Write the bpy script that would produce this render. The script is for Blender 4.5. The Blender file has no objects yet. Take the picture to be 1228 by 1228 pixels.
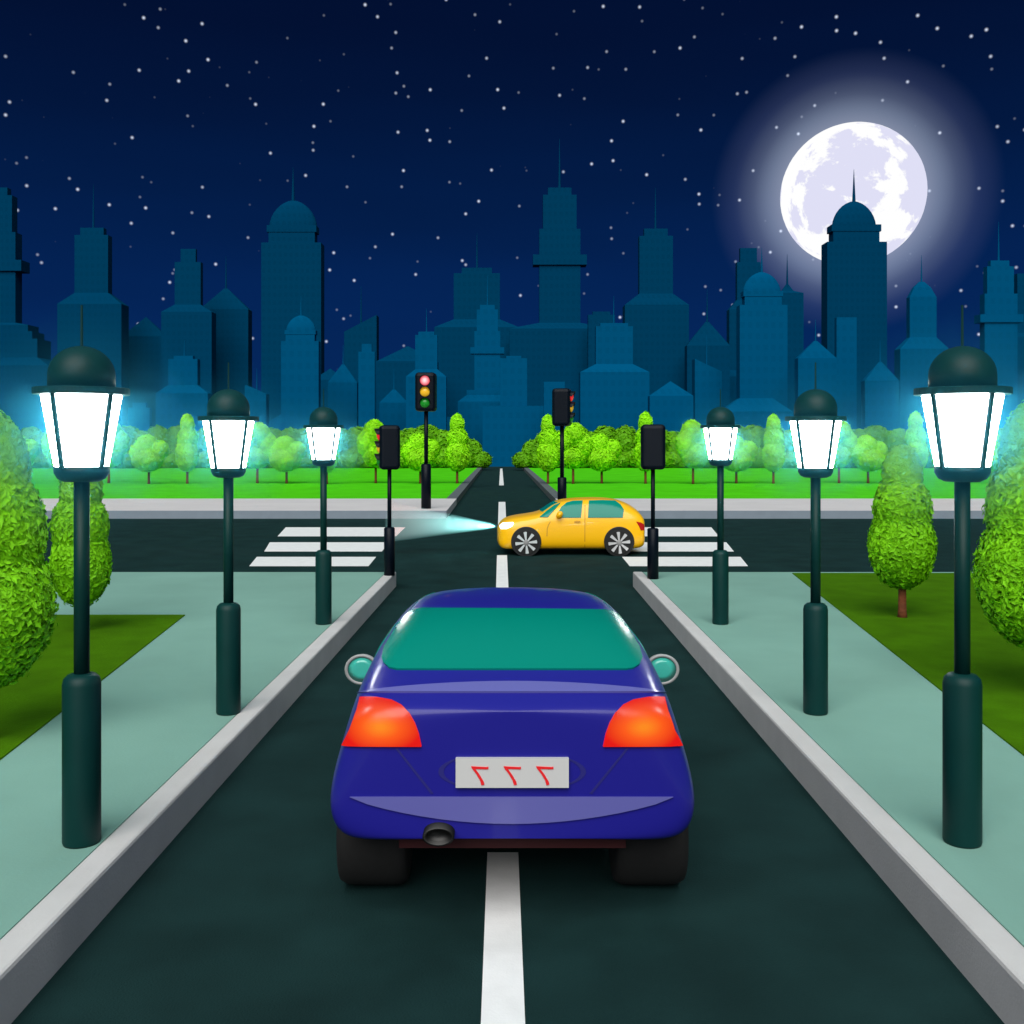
import bpy, bmesh, math, random
from mathutils import Vector, Matrix
from mathutils.bvhtree import BVHTree

sc = bpy.context.scene
COL = sc.collection
R = math.radians
H, F, VX, VY = 2.5, 1228.0, 606.0, 531.0        # camera height, focal length and vanishing point of the photograph
ZP = 0.25                                        # height of pavements and lawns above the roadway


def gp(x, y, z=0.0):
    Y = F * (H - z) / (y - VY)
    return Vector(((x - VX) * Y / F, Y, z))


def at(x, y, Y):
    return Vector(((x - VX) * Y / F, Y, H - (y - VY) * Y / F))


# ------------------------------------------------------------------ materials
def s2l(c):
    return tuple((v / 255 / 12.92) if v <= 10 else ((v / 255 + .055) / 1.055) ** 2.4 for v in c)


def mat(name, col, rough=.6, var=.0, scale=4.0, bump=0.0, bscale=60.0, metal=0.0, coat=0.0, spec=.5, detail=4.0):
    m = bpy.data.materials.new(name)
    m.use_nodes = True
    nt = m.node_tree
    b = nt.nodes['Principled BSDF']
    b.inputs['Base Color'].default_value = (*col, 1)
    b.inputs['Roughness'].default_value = rough
    b.inputs['Metallic'].default_value = metal
    b.inputs['Coat Weight'].default_value = coat
    b.inputs['Coat Roughness'].default_value = .08
    b.inputs['Specular IOR Level'].default_value = spec
    tc = nt.nodes.new('ShaderNodeTexCoord')
    if var:
        n = nt.nodes.new('ShaderNodeTexNoise')
        n.inputs['Scale'].default_value = scale
        n.inputs['Detail'].default_value = detail
        nt.links.new(tc.outputs['Object'], n.inputs['Vector'])
        r = nt.nodes.new('ShaderNodeValToRGB')
        r.color_ramp.elements[0].position = .3
        r.color_ramp.elements[1].position = .7
        r.color_ramp.elements[0].color = (*[c * (1 - var) for c in col], 1)
        r.color_ramp.elements[1].color = (*[min(1, c * (1 + var)) for c in col], 1)
        nt.links.new(n.outputs['Fac'], r.inputs['Fac'])
        nt.links.new(r.outputs['Color'], b.inputs['Base Color'])
    if bump:
        n2 = nt.nodes.new('ShaderNodeTexNoise')
        n2.inputs['Scale'].default_value = bscale
        n2.inputs['Detail'].default_value = 3
        nt.links.new(tc.outputs['Object'], n2.inputs['Vector'])
        bp = nt.nodes.new('ShaderNodeBump')
        bp.inputs['Strength'].default_value = bump
        bp.inputs['Distance'].default_value = .02
        nt.links.new(n2.outputs['Fac'], bp.inputs['Height'])
        nt.links.new(bp.outputs['Normal'], b.inputs['Normal'])
    return m


def lamp_mat(name, col, strength, base=(.8, .8, .8)):
    m = mat(name, base, .3)
    b = m.node_tree.nodes['Principled BSDF']
    b.inputs['Emission Color'].default_value = (*col, 1)
    b.inputs['Emission Strength'].default_value = strength
    return m


def leaf_mat(name, lo, hi, scale):
    """foliage: colour differs from leaf clump to leaf clump"""
    m = mat(name, hi, .65, spec=.2)
    nt = m.node_tree
    b = nt.nodes['Principled BSDF']
    tc = nt.nodes.new('ShaderNodeTexCoord')
    n = nt.nodes.new('ShaderNodeTexNoise')
    n.inputs['Scale'].default_value = scale
    n.inputs['Detail'].default_value = 5
    n.inputs['Roughness'].default_value = .7
    nt.links.new(tc.outputs['Object'], n.inputs['Vector'])
    r = nt.nodes.new('ShaderNodeValToRGB')
    r.color_ramp.elements[0].position = .36
    r.color_ramp.elements[1].position = .62
    r.color_ramp.elements[0].color = (*lo, 1)
    r.color_ramp.elements[1].color = (*hi, 1)
    nt.links.new(n.outputs['Fac'], r.inputs['Fac'])
    nt.links.new(r.outputs['Color'], b.inputs['Base Color'])
    return m


def facade_mat(name, col):
    """painted concrete with a faint grid of unlit windows"""
    m = mat(name, col, .9, spec=.0)
    nt = m.node_tree
    b = nt.nodes['Principled BSDF']
    tc = nt.nodes.new('ShaderNodeTexCoord')
    sep = nt.nodes.new('ShaderNodeSeparateXYZ')
    nt.links.new(tc.outputs['Object'], sep.inputs[0])

    def math_(op, a, bv):
        q = nt.nodes.new('ShaderNodeMath')
        q.operation = op
        nt.links.new(a, q.inputs[0])
        q.inputs[1].default_value = bv
        return q.outputs[0]
    ad = nt.nodes.new('ShaderNodeMath')
    nt.links.new(sep.outputs['X'], ad.inputs[0])
    nt.links.new(sep.outputs['Y'], ad.inputs[1])
    fx = math_('LESS_THAN', math_('FRACT', math_('MULTIPLY', ad.outputs[0], .48), 0), .55)
    fz = math_('LESS_THAN', math_('FRACT', math_('MULTIPLY', sep.outputs['Z'], .33), 0), .5)
    mu = nt.nodes.new('ShaderNodeMath')
    mu.operation = 'MULTIPLY'
    nt.links.new(fx, mu.inputs[0])
    nt.links.new(fz, mu.inputs[1])
    mx = nt.nodes.new('ShaderNodeMix')
    mx.data_type = 'RGBA'
    nt.links.new(mu.outputs[0], mx.inputs['Factor'])
    mx.inputs['A'].default_value = (*col, 1)
    mx.inputs['B'].default_value = (*[c * .93 for c in col], 1)
    nt.links.new(mx.outputs['Result'], b.inputs['Base Color'])
    return m


M = {}
M['asphalt'] = mat('asphalt', (.0085, .029, .029), .9, .2, 1.6, .35, 90, spec=.06)
M['pavement'] = mat('pavement', (.20, .375, .318), .85, .06, .9, .12, 40, spec=.06)
M['kerb_stone'] = mat('kerb_stone', (.56, .55, .55), .75, .05, 3, .1, 60)
M['far_kerb_stone'] = mat('far_kerb_stone', (.20, .25, .30), .75, .05, 3)
M['dark_kerb_stone'] = mat('dark_kerb_stone', (.10, .115, .13), .75, .05, 3)
M['far_pavement'] = mat('far_pavement', (.62, .59, .60), .8, .05, .6)
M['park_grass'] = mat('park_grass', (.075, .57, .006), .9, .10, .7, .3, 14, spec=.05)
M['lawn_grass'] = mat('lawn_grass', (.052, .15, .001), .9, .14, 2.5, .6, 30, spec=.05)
M['terrain'] = mat('terrain', (.006, .05, .06), .9, .1, .05)
M['paint'] = mat('road_paint', (.86, .87, .87), .6, .05, 6, .1, 80)
M['green_metal'] = mat('green_metal', (.0008, .032, .030), .5, .06, 5, spec=.22)
M['black_metal'] = mat('black_metal', (.0008, .0035, .009), .45, .05, 5, spec=.16)
M['lantern'] = lamp_mat('lantern_glass', (.93, .99, 1.0), 26)
M['trunk'] = mat('bark', (.16, .040, .010), .85, .25, 9, .6, 25)
M['city_front'] = facade_mat('city_front', (.0003, .080, .188))
M['city_back'] = facade_mat('city_back', (.0003, .046, .110))
M['blue_paint'] = mat('blue_paint', (.013, .0115, .245), .40, spec=.25, coat=.2)
M['lilac_highlight'] = mat('lilac_highlight', (.12, .12, .40), .3, coat=.3)  # paler body blue: highlights on the blue car put into a colour
M['seam'] = mat('seam', (.009, .008, .17), .6)
M['glass'] = mat('teal_glass', (.0, .225, .168), .22, spec=.22, coat=.05)
M['rubber'] = mat('rubber', (.006, .006, .006), .8, .2, 30)
M['rim'] = mat('rim', (.62, .62, .63), .3, metal=.25)
M['hub'] = mat('hub', (.25, .25, .25), .4)
M['plate'] = mat('plate', (.58, .58, .58), .5)
M['red_letter'] = mat('red_letter', (.80, .01, .015), .5)
M['exhaust'] = mat('exhaust', (.002, .002, .002), .5)
M['underbody'] = mat('underbody', (.055, .002, .004), .7)
M['mirror_rim'] = mat('mirror_rim', (.30, .31, .31), .4)
M['mirror_face'] = mat('mirror_face', (.05, .42, .34), .15, coat=.3)
M['yellow_paint'] = mat('yellow_paint', (.95, .50, .002), .35, spec=.4, coat=.3)
M['yellow_seam'] = mat('yellow_seam', (.55, .26, .002), .5)
M['headlight'] = lamp_mat('headlight_glass', (1, 1, .97), 2.2)
M['tail_dim'] = mat('tail_dim', (.42, .012, .008), .25, coat=.3)
M['leaf_far'] = leaf_mat('leaf_far', (.20, .55, .002), (.34, .90, .004), .9)
M['leaf_near'] = leaf_mat('leaf_near', (.125, .40, .001), (.18, .53, .002), 2.0)
M['leaf_dark'] = leaf_mat('leaf_dark', (.085, .28, .001), (.15, .46, .002), .35)
M['lens_red_lit'] = lamp_mat('lens_red_lit', (1, .30, .33), 1.6, (.7, .1, .1))
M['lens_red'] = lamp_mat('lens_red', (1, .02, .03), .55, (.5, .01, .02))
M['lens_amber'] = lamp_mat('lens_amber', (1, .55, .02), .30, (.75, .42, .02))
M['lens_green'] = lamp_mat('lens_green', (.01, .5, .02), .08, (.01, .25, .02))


def bulb_mat(name, stops, strength, base):
    """lit lens: the bulb glows strongest behind the middle of the lens"""
    m = lamp_mat(name, stops[0][1], strength, base)
    nt = m.node_tree
    b = nt.nodes['Principled BSDF']
    tc = nt.nodes.new('ShaderNodeTexCoord')
    g = nt.nodes.new('ShaderNodeVectorMath')
    g.operation = 'DISTANCE'
    g.inputs[1].default_value = (.5, 0, .5)
    fl = nt.nodes.new('ShaderNodeVectorMath')
    fl.operation = 'MULTIPLY'
    fl.inputs[1].default_value = (1, 0, 1)
    nt.links.new(tc.outputs['Generated'], fl.inputs[0])
    nt.links.new(fl.outputs[0], g.inputs[0])
    r = nt.nodes.new('ShaderNodeValToRGB')
    e = r.color_ramp.elements
    e[0].position, e[0].color = stops[0][0], (*stops[0][1], 1)
    e[1].position, e[1].color = stops[-1][0], (*stops[-1][1], 1)
    for p, c in stops[1:-1]:
        r.color_ramp.elements.new(p).color = (*c, 1)
    nt.links.new(g.outputs['Value'], r.inputs['Fac'])
    nt.links.new(r.outputs['Color'], b.inputs['Emission Color'])
    return m


M['lens_red_lit'] = bulb_mat('lens_red_lit', [(.05, (1, .85, .85)), (.25, (1, .42, .46)), (.5, (.72, .04, .07))], 1.0, (.1, .01, .01))
M['tail_lamp'] = bulb_mat('tail_lamp', [(.04, (1, .27, .008)), (.24, (1, .11, .005)), (.50, (.80, .005, .003))], .92, (.06, .003, .002))


def mist_mat(name, col, density, radius=0):
    m = bpy.data.materials.new(name)
    m.use_nodes = True
    nt = m.node_tree
    nt.nodes.remove(nt.nodes['Principled BSDF'])
    v = nt.nodes.new('ShaderNodeVolumeScatter')
    v.inputs['Color'].default_value = (*col, 1)
    v.inputs['Density'].default_value = density
    if radius:                                    # thins out away from its middle
        tc = nt.nodes.new('ShaderNodeTexCoord')
        ln = nt.nodes.new('ShaderNodeVectorMath')
        ln.operation = 'LENGTH'
        nt.links.new(tc.outputs['Object'], ln.inputs[0])
        mr = nt.nodes.new('ShaderNodeMapRange')
        mr.inputs['From Min'].default_value = 0
        mr.inputs['From Max'].default_value = radius
        mr.inputs['To Min'].default_value = 1
        mr.inputs['To Max'].default_value = 0
        nt.links.new(ln.outputs['Value'], mr.inputs['Value'])
        pw = nt.nodes.new('ShaderNodeMath')
        pw.operation = 'POWER'
        pw.inputs[1].default_value = 2
        nt.links.new(mr.outputs[0], pw.inputs[0])
        mu = nt.nodes.new('ShaderNodeMath')
        mu.operation = 'MULTIPLY'
        mu.inputs[1].default_value = density
        nt.links.new(pw.outputs[0], mu.inputs[0])
        nt.links.new(mu.outputs[0], v.inputs['Density'])
    nt.links.new(v.outputs[0], nt.nodes['Material Output'].inputs['Volume'])
    return m


# ------------------------------------------------------------------ scene helpers
ORIGIN = {}


def link_mesh(name, bm, m, parent=None, smooth=False, loc=None, recalc=True):
    if recalc:
        bmesh.ops.recalc_face_normals(bm, faces=bm.faces)
    base = Vector(loc) if loc is not None else (ORIGIN.get(parent.name, Vector()) if parent else Vector())
    if base.length:
        bmesh.ops.translate(bm, verts=bm.verts, vec=-base)
    me = bpy.data.meshes.new(name)
    bm.to_mesh(me)
    bm.free()
    if smooth:
        me.polygons.foreach_set('use_smooth', [True] * len(me.polygons))
    me.materials.append(m)
    o = bpy.data.objects.new(name, me)
    COL.objects.link(o)
    if parent:
        o.parent = parent
        ORIGIN[o.name] = base
    else:
        o.location = base
        ORIGIN[o.name] = base
    return o


def thing(name, label, cat, loc=(0, 0, 0), group=None):
    o = bpy.data.objects.new(name, None)
    o.empty_display_size = .2
    COL.objects.link(o)
    o.location = loc
    ORIGIN[o.name] = Vector(loc)
    tag(o, label, cat, group)
    return o


def tag(o, label=None, cat=None, group=None, kind=None):
    if label:
        o['label'] = label
    if cat:
        o['category'] = cat
    if group:
        o['group'] = group
    if kind:
        o['kind'] = kind
    return o


def copy_tree(o, parent=None):
    c = o.copy()
    COL.objects.link(c)
    if parent:
        c.parent = parent
    for ch in list(o.children):
        copy_tree(ch, c)
    return c


def structure(name, bm, m, **k):
    o = link_mesh(name, bm, m, **k)
    o['kind'] = 'structure'
    return o


def add_box(bm, x0, x1, y0, y1, z0, z1):
    v = [bm.verts.new(p) for p in ((x0, y0, z0), (x1, y0, z0), (x1, y1, z0), (x0, y1, z0),
                                   (x0, y0, z1), (x1, y0, z1), (x1, y1, z1), (x0, y1, z1))]
    for f in ((0, 3, 2, 1), (4, 5, 6, 7), (0, 1, 5, 4), (1, 2, 6, 5), (2, 3, 7, 6), (3, 0, 4, 7)):
        bm.faces.new([v[i] for i in f])
    return v


def add_prism(bm, pts, z0, z1):
    lo = [bm.verts.new((p[0], p[1], z0)) for p in pts]
    hi = [bm.verts.new((p[0], p[1], z1)) for p in pts]
    n = len(pts)
    bm.faces.new(hi)
    bm.faces.new(lo[::-1])
    for i in range(n):
        bm.faces.new((lo[i], lo[(i + 1) % n], hi[(i + 1) % n], hi[i]))


def add_sheet(bm, pts):
    bm.faces.new([bm.verts.new(p) for p in pts])


def add_lathe(bm, prof, n=24, c=(0, 0, 0), plan=None):
    """prof: (radius, z) from bottom to top; plan: unit outline instead of a circle"""
    if plan is None:
        plan = [(math.cos(2 * math.pi * i / n), math.sin(2 * math.pi * i / n)) for i in range(n)]
    n = len(plan)
    rings = []
    for r, z in prof:
        if r < 1e-6:
            rings.append([bm.verts.new((c[0], c[1], c[2] + z))])
        else:
            rings.append([bm.verts.new((c[0] + r * a, c[1] + r * b, c[2] + z)) for a, b in plan])
    for A, B in zip(rings, rings[1:]):
        for i in range(n):
            j = (i + 1) % n
            if len(A) == 1 and len(B) == 1:
                continue
            if len(A) == 1:
                bm.faces.new((A[0], B[j], B[i]))
            elif len(B) == 1:
                bm.faces.new((A[i], A[j], B[0]))
            else:
                bm.faces.new((A[i], A[j], B[j], B[i]))
    if len(rings[0]) > 1:
        bm.faces.new(rings[0][::-1])
    if len(rings[-1]) > 1:
        bm.faces.new(rings[-1])


def add_rod(bm, a, b, ra, rb, n=8):
    a, b = Vector(a), Vector(b)
    q = (b - a).to_track_quat('Z', 'Y')
    A = [bm.verts.new(a + q @ Vector((ra * math.cos(2 * math.pi * i / n), ra * math.sin(2 * math.pi * i / n), 0))) for i in range(n)]
    B = [bm.verts.new(b + q @ Vector((rb * math.cos(2 * math.pi * i / n), rb * math.sin(2 * math.pi * i / n), 0))) for i in range(n)]
    for i in range(n):
        j = (i + 1) % n
        bm.faces.new((A[i], A[j], B[j], B[i]))
    bm.faces.new(A[::-1])
    bm.faces.new(B)


def bevel(bm, w, seg=2, edges=None):
    bmesh.ops.bevel(bm, geom=list(edges or bm.edges), offset=w, segments=seg, affect='EDGES', profile=.5)


# ------------------------------------------------------------------ camera
cam = bpy.data.cameras.new('camera')
cam.sensor_width = 36
cam.lens = 36 * F / 1228
cam.shift_x = (614 - VX) / 1228
cam.shift_y = (VY - 614) / 1228
cam.clip_end = 5000
co = bpy.data.objects.new('camera', cam)
co.location = (0, 0, H)
co.rotation_euler = (R(90), 0, 0)
COL.objects.link(co)
sc.camera = co

# ------------------------------------------------------------------ ground, roads, pavements


def edge_x(sx, y):
    """road edge (left -1, right 1) at distance y: the street tapers a little towards the junction"""
    t = (y - 4.4) / 14.6
    return -2.127 + .245 * t if sx < 0 else 2.149 + .08 * t


YN, YF, YE = F * (H - ZP) / (686 - VY), F * H / (622 - VY), 95.0
W = 130.0
bm = bmesh.new()
rows = [(-25, -.05), (108, -.05), (113, -.5), (150, -12), (2600, -12)]
xs = [-1600, -200, 0, 200, 1600]
grid = [[bm.verts.new((x, y, z)) for x in xs] for y, z in rows]
for A, B in zip(grid, grid[1:]):
    for i in range(len(xs) - 1):
        bm.faces.new((A[i], A[i + 1], B[i + 1], B[i]))
structure('ground', bm, M['terrain'])

fl0, fl1 = gp(540, 616), gp(581, 560)
fr0, fr1 = gp(676, 616), gp(624, 560)
bm = bmesh.new()
RL, RR = edge_x(-1, YN), edge_x(1, YN)
for q in ([(edge_x(-1, -20), -20), (edge_x(1, -20), -20), (RR, YN), (RL, YN)],
          [(-W, YN), (RL, YN), (RR, YN), (W, YN), (W, YF), (fr0.x, YF), (fl0.x, YF), (-W, YF)],
          [(fl0.x, YF), (fr0.x, YF), (fr1.x, 107.5), (fl1.x, 107.5)]):
    add_sheet(bm, [(x, y, 0) for x, y in q])
bmesh.ops.remove_doubles(bm, verts=bm.verts, dist=1e-4)
structure('road', bm, M['asphalt'])

KW = .17
for sx in (-1, 1):
    e0, e1 = edge_x(sx, -20), edge_x(sx, YN)
    bm = bmesh.new()
    add_prism(bm, [(e0 + sx * KW, -20), (sx * W, -20), (sx * W, YN), (e1 + sx * KW, YN)], -.04, ZP)
    structure('pavement', bm, M['pavement'])
    bm = bmesh.new()
    e2 = edge_x(sx, YN + .03)
    add_prism(bm, [(e0, -20), (e0 + sx * KW, -20), (e2 + sx * KW, YN + .03), (e2, YN + .03)], -.04, ZP + .004)
    bevel(bm, .02, 2)
    structure('kerb', bm, M['kerb_stone'])

LZ = ZP + .012
a, b = gp(222, 737, LZ), gp(0, 910, LZ)
d = (b - a) / (b.y - a.y)
b2 = a + d * (-15 - a.y)
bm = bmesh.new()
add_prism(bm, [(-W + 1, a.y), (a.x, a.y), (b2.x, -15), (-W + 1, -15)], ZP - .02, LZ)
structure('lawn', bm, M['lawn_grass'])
a, b = gp(950, 687, LZ), gp(1228, 905, LZ)
d = (b - a) / (b.y - a.y)
b2 = a + d * (-15 - a.y)
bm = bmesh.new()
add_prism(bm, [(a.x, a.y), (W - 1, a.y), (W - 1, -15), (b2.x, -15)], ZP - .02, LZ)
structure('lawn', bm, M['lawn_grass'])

# far side of the cross street: kerb, pavement strip, park lawn with its road kerbs
Y1 = F * (H - ZP) / (598 - VY)
for sx, p0, p1 in ((-1, fl0, fl1), (1, fr0, fr1)):
    def ex(y):
        return p0.x + (p1.x - p0.x) * (y - YF) / (107.5 - YF)
    kw = .42 * sx
    bm = bmesh.new()
    add_prism(bm, [(ex(YF), YF), (sx * W, YF), (sx * W, YF + .22), (ex(YF), YF + .22)], -.04, ZP)
    structure('kerb', bm, M['far_kerb_stone'])
    bm = bmesh.new()
    add_prism(bm, [(ex(YF + .22), YF + .22), (sx * W, YF + .22), (sx * W, Y1), (ex(Y1), Y1)], -.04, ZP + .004)
    structure('pavement', bm, M['far_pavement'])
    bm = bmesh.new()
    add_prism(bm, [(ex(Y1), Y1), (ex(Y1) + kw, Y1), (ex(YE + 10) + kw, YE + 10), (ex(YE + 10), YE + 10)], -.04, ZP + .004)
    structure('kerb', bm, M['dark_kerb_stone'])
    bm = bmesh.new()
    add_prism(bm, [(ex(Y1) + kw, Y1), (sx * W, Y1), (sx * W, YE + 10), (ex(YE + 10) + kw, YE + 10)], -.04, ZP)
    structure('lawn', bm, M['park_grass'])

# painted markings, each its own thin coat
def paint(name, pts):
    b_ = bmesh.new()
    add_prism(b_, [gp(x, y)[:2] for x, y in pts], .001, .005)
    structure(name, b_, M['paint'])


for pts in ([(584.5, 1023), (621.5, 1023), (640, 1480), (567, 1480)],
            [(596, 666), (608, 666), (611, 735), (594, 735)],
            [(598, 602), (606, 602), (607.3, 630), (597.2, 630)],
            [(599.8, 562), (602.4, 562), (604.2, 582), (598.6, 582)]):
    paint('lane_dash', pts)
for pts in ([(342.7, 632.5), (486, 632.5), (475, 643.2), (333, 643.2)],
            [(323.5, 650.5), (467, 650.5), (458, 661.4), (317, 661.4)],
            [(308, 668), (451, 668), (442, 679), (299, 679)],
            [(716, 632.5), (853, 632.5), (862, 643.2), (726, 643.2)],
            [(731, 650.5), (871, 650.5), (880, 661.4), (740, 661.4)],
            [(746, 668), (888, 668), (897, 679), (755, 679)]):
    paint('crosswalk_stripe', pts)

# ------------------------------------------------------------------ street lamps
lamp = thing('street_lamp', 'dark green lantern street lamp nearest the camera on the left pavement', 'street lamp',
             group='lantern street lamps along the kerbs')
S = 1 / ((1010 - VY) / (H - ZP))                 # metres per photo pixel at the first lamp


def rz(y):
    return (1010 - y) * S


HEX = [(1, 0), (.68, .74), (-.68, .74), (-1, 0), (-.68, -.74), (.68, -.74)]
bm = bmesh.new()
add_lathe(bm, [(21 * S, 0), (22 * S, 3 * S), (22 * S, 190 * S), (20.5 * S, 197 * S), (16 * S, 201.5 * S), (9.5 * S, 203 * S)], 28)
link_mesh('base', bm, M['green_metal'], lamp, True)
bm = bmesh.new()
add_lathe(bm, [(9 * S, 202 * S), (9 * S, rz(575))], 20)
link_mesh('pole', bm, M['green_metal'], lamp, True)
bm = bmesh.new()
add_lathe(bm, [(9.5 * S, rz(578)), (20 * S, rz(577.5)), (27 * S, rz(574)), (31 * S, rz(567)), (31.5 * S, rz(559.5))], 28)
link_mesh('lantern_cup', bm, M['green_metal'], lamp, True)
bm = bmesh.new()
add_lathe(bm, [(30.5 * S, rz(559.3)), (45.5 * S, rz(474))], plan=HEX)
link_mesh('lantern_glass', bm, M['lantern'], lamp)
bm = bmesh.new()
for hx, hy in HEX:
    if abs(hx) > .9:
        continue
    add_rod(bm, (hx * 31.5 * S, hy * 32.5 * S, rz(561)), (hx * 46.5 * S, hy * 47.8 * S, rz(473)), 3.0 * S, 3.0 * S, 8)
link_mesh('lantern_frame', bm, M['green_metal'], lamp)
bm = bmesh.new()
add_lathe(bm, [(54 * S, rz(473.6)), (54.5 * S, rz(473)), (54.5 * S, rz(466)), (53.5 * S, rz(465.3))], 36)
link_mesh('brim', bm, M['green_metal'], lamp)
bm = bmesh.new()
pr = [(38 * S, rz(465.2)), (38 * S, rz(450))]
for i in range(1, 9):
    t = math.pi / 2 * i / 8
    pr.append((38 * S * math.cos(t) if i < 8 else 0, rz(450 - 35 * math.sin(t))))
add_lathe(bm, pr, 32)
link_mesh('dome', bm, M['green_metal'], lamp, True)
bm = bmesh.new()
add_rod(bm, (0, 0, rz(416)), (0, 0, rz(366)), 1.7 * S, 1.3 * S, 8)
link_mesh('finial', bm, M['green_metal'], lamp)

mist = mist_mat('lamp_mist', (.06, .56, .88), .66, .76)
LAMPS = [(98, 1010, 1.0, 'dark green lantern street lamp nearest the camera on the left pavement'),
         (274, 855, .965, 'dark green lantern street lamp in the middle of the left row'),
         (388, 748, .965, 'dark green lantern street lamp farthest away in the left row'),
         (1154, 1010, 1.0, 'dark green lantern street lamp nearest the camera on the right pavement'),
         (978, 855, .965, 'dark green lantern street lamp in the middle of the right row'),
         (864, 748, .965, 'dark green lantern street lamp farthest away in the right row')]
for i, (x, y, k, lab) in enumerate(LAMPS):
    o = lamp if i == 0 else copy_tree(lamp)
    p = gp(x, y, ZP)
    o.location = p
    o.rotation_euler.z = -math.atan2(p.x, p.y)
    o.scale = (k, k, k)
    o['label'] = lab
    b_ = bmesh.new()
    bmesh.ops.create_icosphere(b_, subdivisions=3, radius=.76)
    h = link_mesh('haze', b_, mist, smooth=True)
    h.location = p + Vector((0, 0, rz(508) * k))
    h.scale = (k, k, k)
    h['kind'] = 'stuff'


# ------------------------------------------------------------------ traffic lights
def traffic_light(label, x, ybase, yhead_top, yhead_bot, ythick, hw, pw, tw, heading, lit):
    p = gp(x, ybase, ZP)
    s = p.y / F
    t = thing('traffic_light', label, 'traffic light', (0, 0, 0), 'traffic lights at the crossing')
    z = lambda y: (ybase - y) * s
    bm = bmesh.new()
    r = tw * s / 2
    add_lathe(bm, [(r, 0), (r, z(ythick) - .25 * r), (r * .8, z(ythick) - .06 * r), (pw * s / 2, z(ythick))], 20)
    link_mesh('pole_base', bm, M['black_metal'], t, True)
    bm = bmesh.new()
    add_lathe(bm, [(pw * s / 2, z(ythick)), (pw * s / 2, z(yhead_bot) + .03)], 14)
    link_mesh('pole', bm, M['black_metal'], t, True)
    w, hh = hw * s, z(yhead_top) - z(yhead_bot)
    zc = (z(yhead_top) + z(yhead_bot)) / 2
    bm = bmesh.new()
    add_box(bm, -w / 2, w / 2, -w * .45, w * .45, zc - hh / 2, zc + hh / 2)
    bevel(bm, w * .17, 4)
    head = link_mesh('signal_head', bm, M['black_metal'], t)
    lr = hh * .125
    for k, nm in enumerate(('red', 'amber', 'green')):
        lz = zc + hh * (.285 - .285 * k)
        bm = bmesh.new()
        add_lathe(bm, [(lr, 0), (lr, .02 * w), (lr * .8, .07 * w), (lr * .4, .11 * w), (0, .12 * w)], 24)
        bmesh.ops.rotate(bm, verts=bm.verts, matrix=Matrix.Rotation(R(90), 3, 'X'))
        bmesh.ops.translate(bm, verts=bm.verts, vec=(0, -w * .45, lz))
        m_ = {'red': M['lens_red_lit'] if lit else M['lens_red'], 'amber': M['lens_amber'], 'green': M['lens_green']}[nm]
        ln = link_mesh('lens', bm, m_, t, True)
        ln['label'] = {'red': 'red lens at the top of the signal head', 'amber': 'amber lens in the middle of the signal head',
                       'green': 'green lens at the bottom of the signal head'}[nm]
        bm = bmesh.new()                          # hood over the lens
        n = 10
        vo = []
        for q in range(n + 1):
            an = math.pi * q / n
            c_, s_ = math.cos(an), math.sin(an)
            dpt = w * (.10 + .12 * s_)
            vo.append([bm.verts.new((c_ * lr * rr, yy, lz + s_ * lr * rr)) for rr, yy in
                       ((1.02, -w * .43), (1.02, -w * .45 - dpt), (1.14, -w * .45 - dpt), (1.14, -w * .43))])
        for A, B in zip(vo, vo[1:]):
            for q in range(4):
                bm.faces.new((A[q], A[(q + 1) % 4], B[(q + 1) % 4], B[q]))
        bm.faces.new(vo[0])
        bm.faces.new(vo[-1][::-1])
        link_mesh('hood', bm, M['black_metal'], ln)
    t.location = p
    t.rotation_euler.z = heading
    return t


traffic_light('black traffic light facing the camera with its red lamp lit', 511, 610, 447, 493.5, 556, 24.5, 5, 12, R(-3), True)
traffic_light('black traffic light turned right, standing behind the yellow car', 674, 611, 466, 511, 572, 24, 5, 11, R(78), False)
traffic_light('black traffic light turned left at the corner of the left pavement', 467, 690, 510, 563, 632, 27, 5, 13, R(-80), False)
traffic_light('black traffic light with only its back seen, on the right pavement', 783, 694, 509, 563, 633, 29, 5, 13.5, R(174), False)


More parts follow.
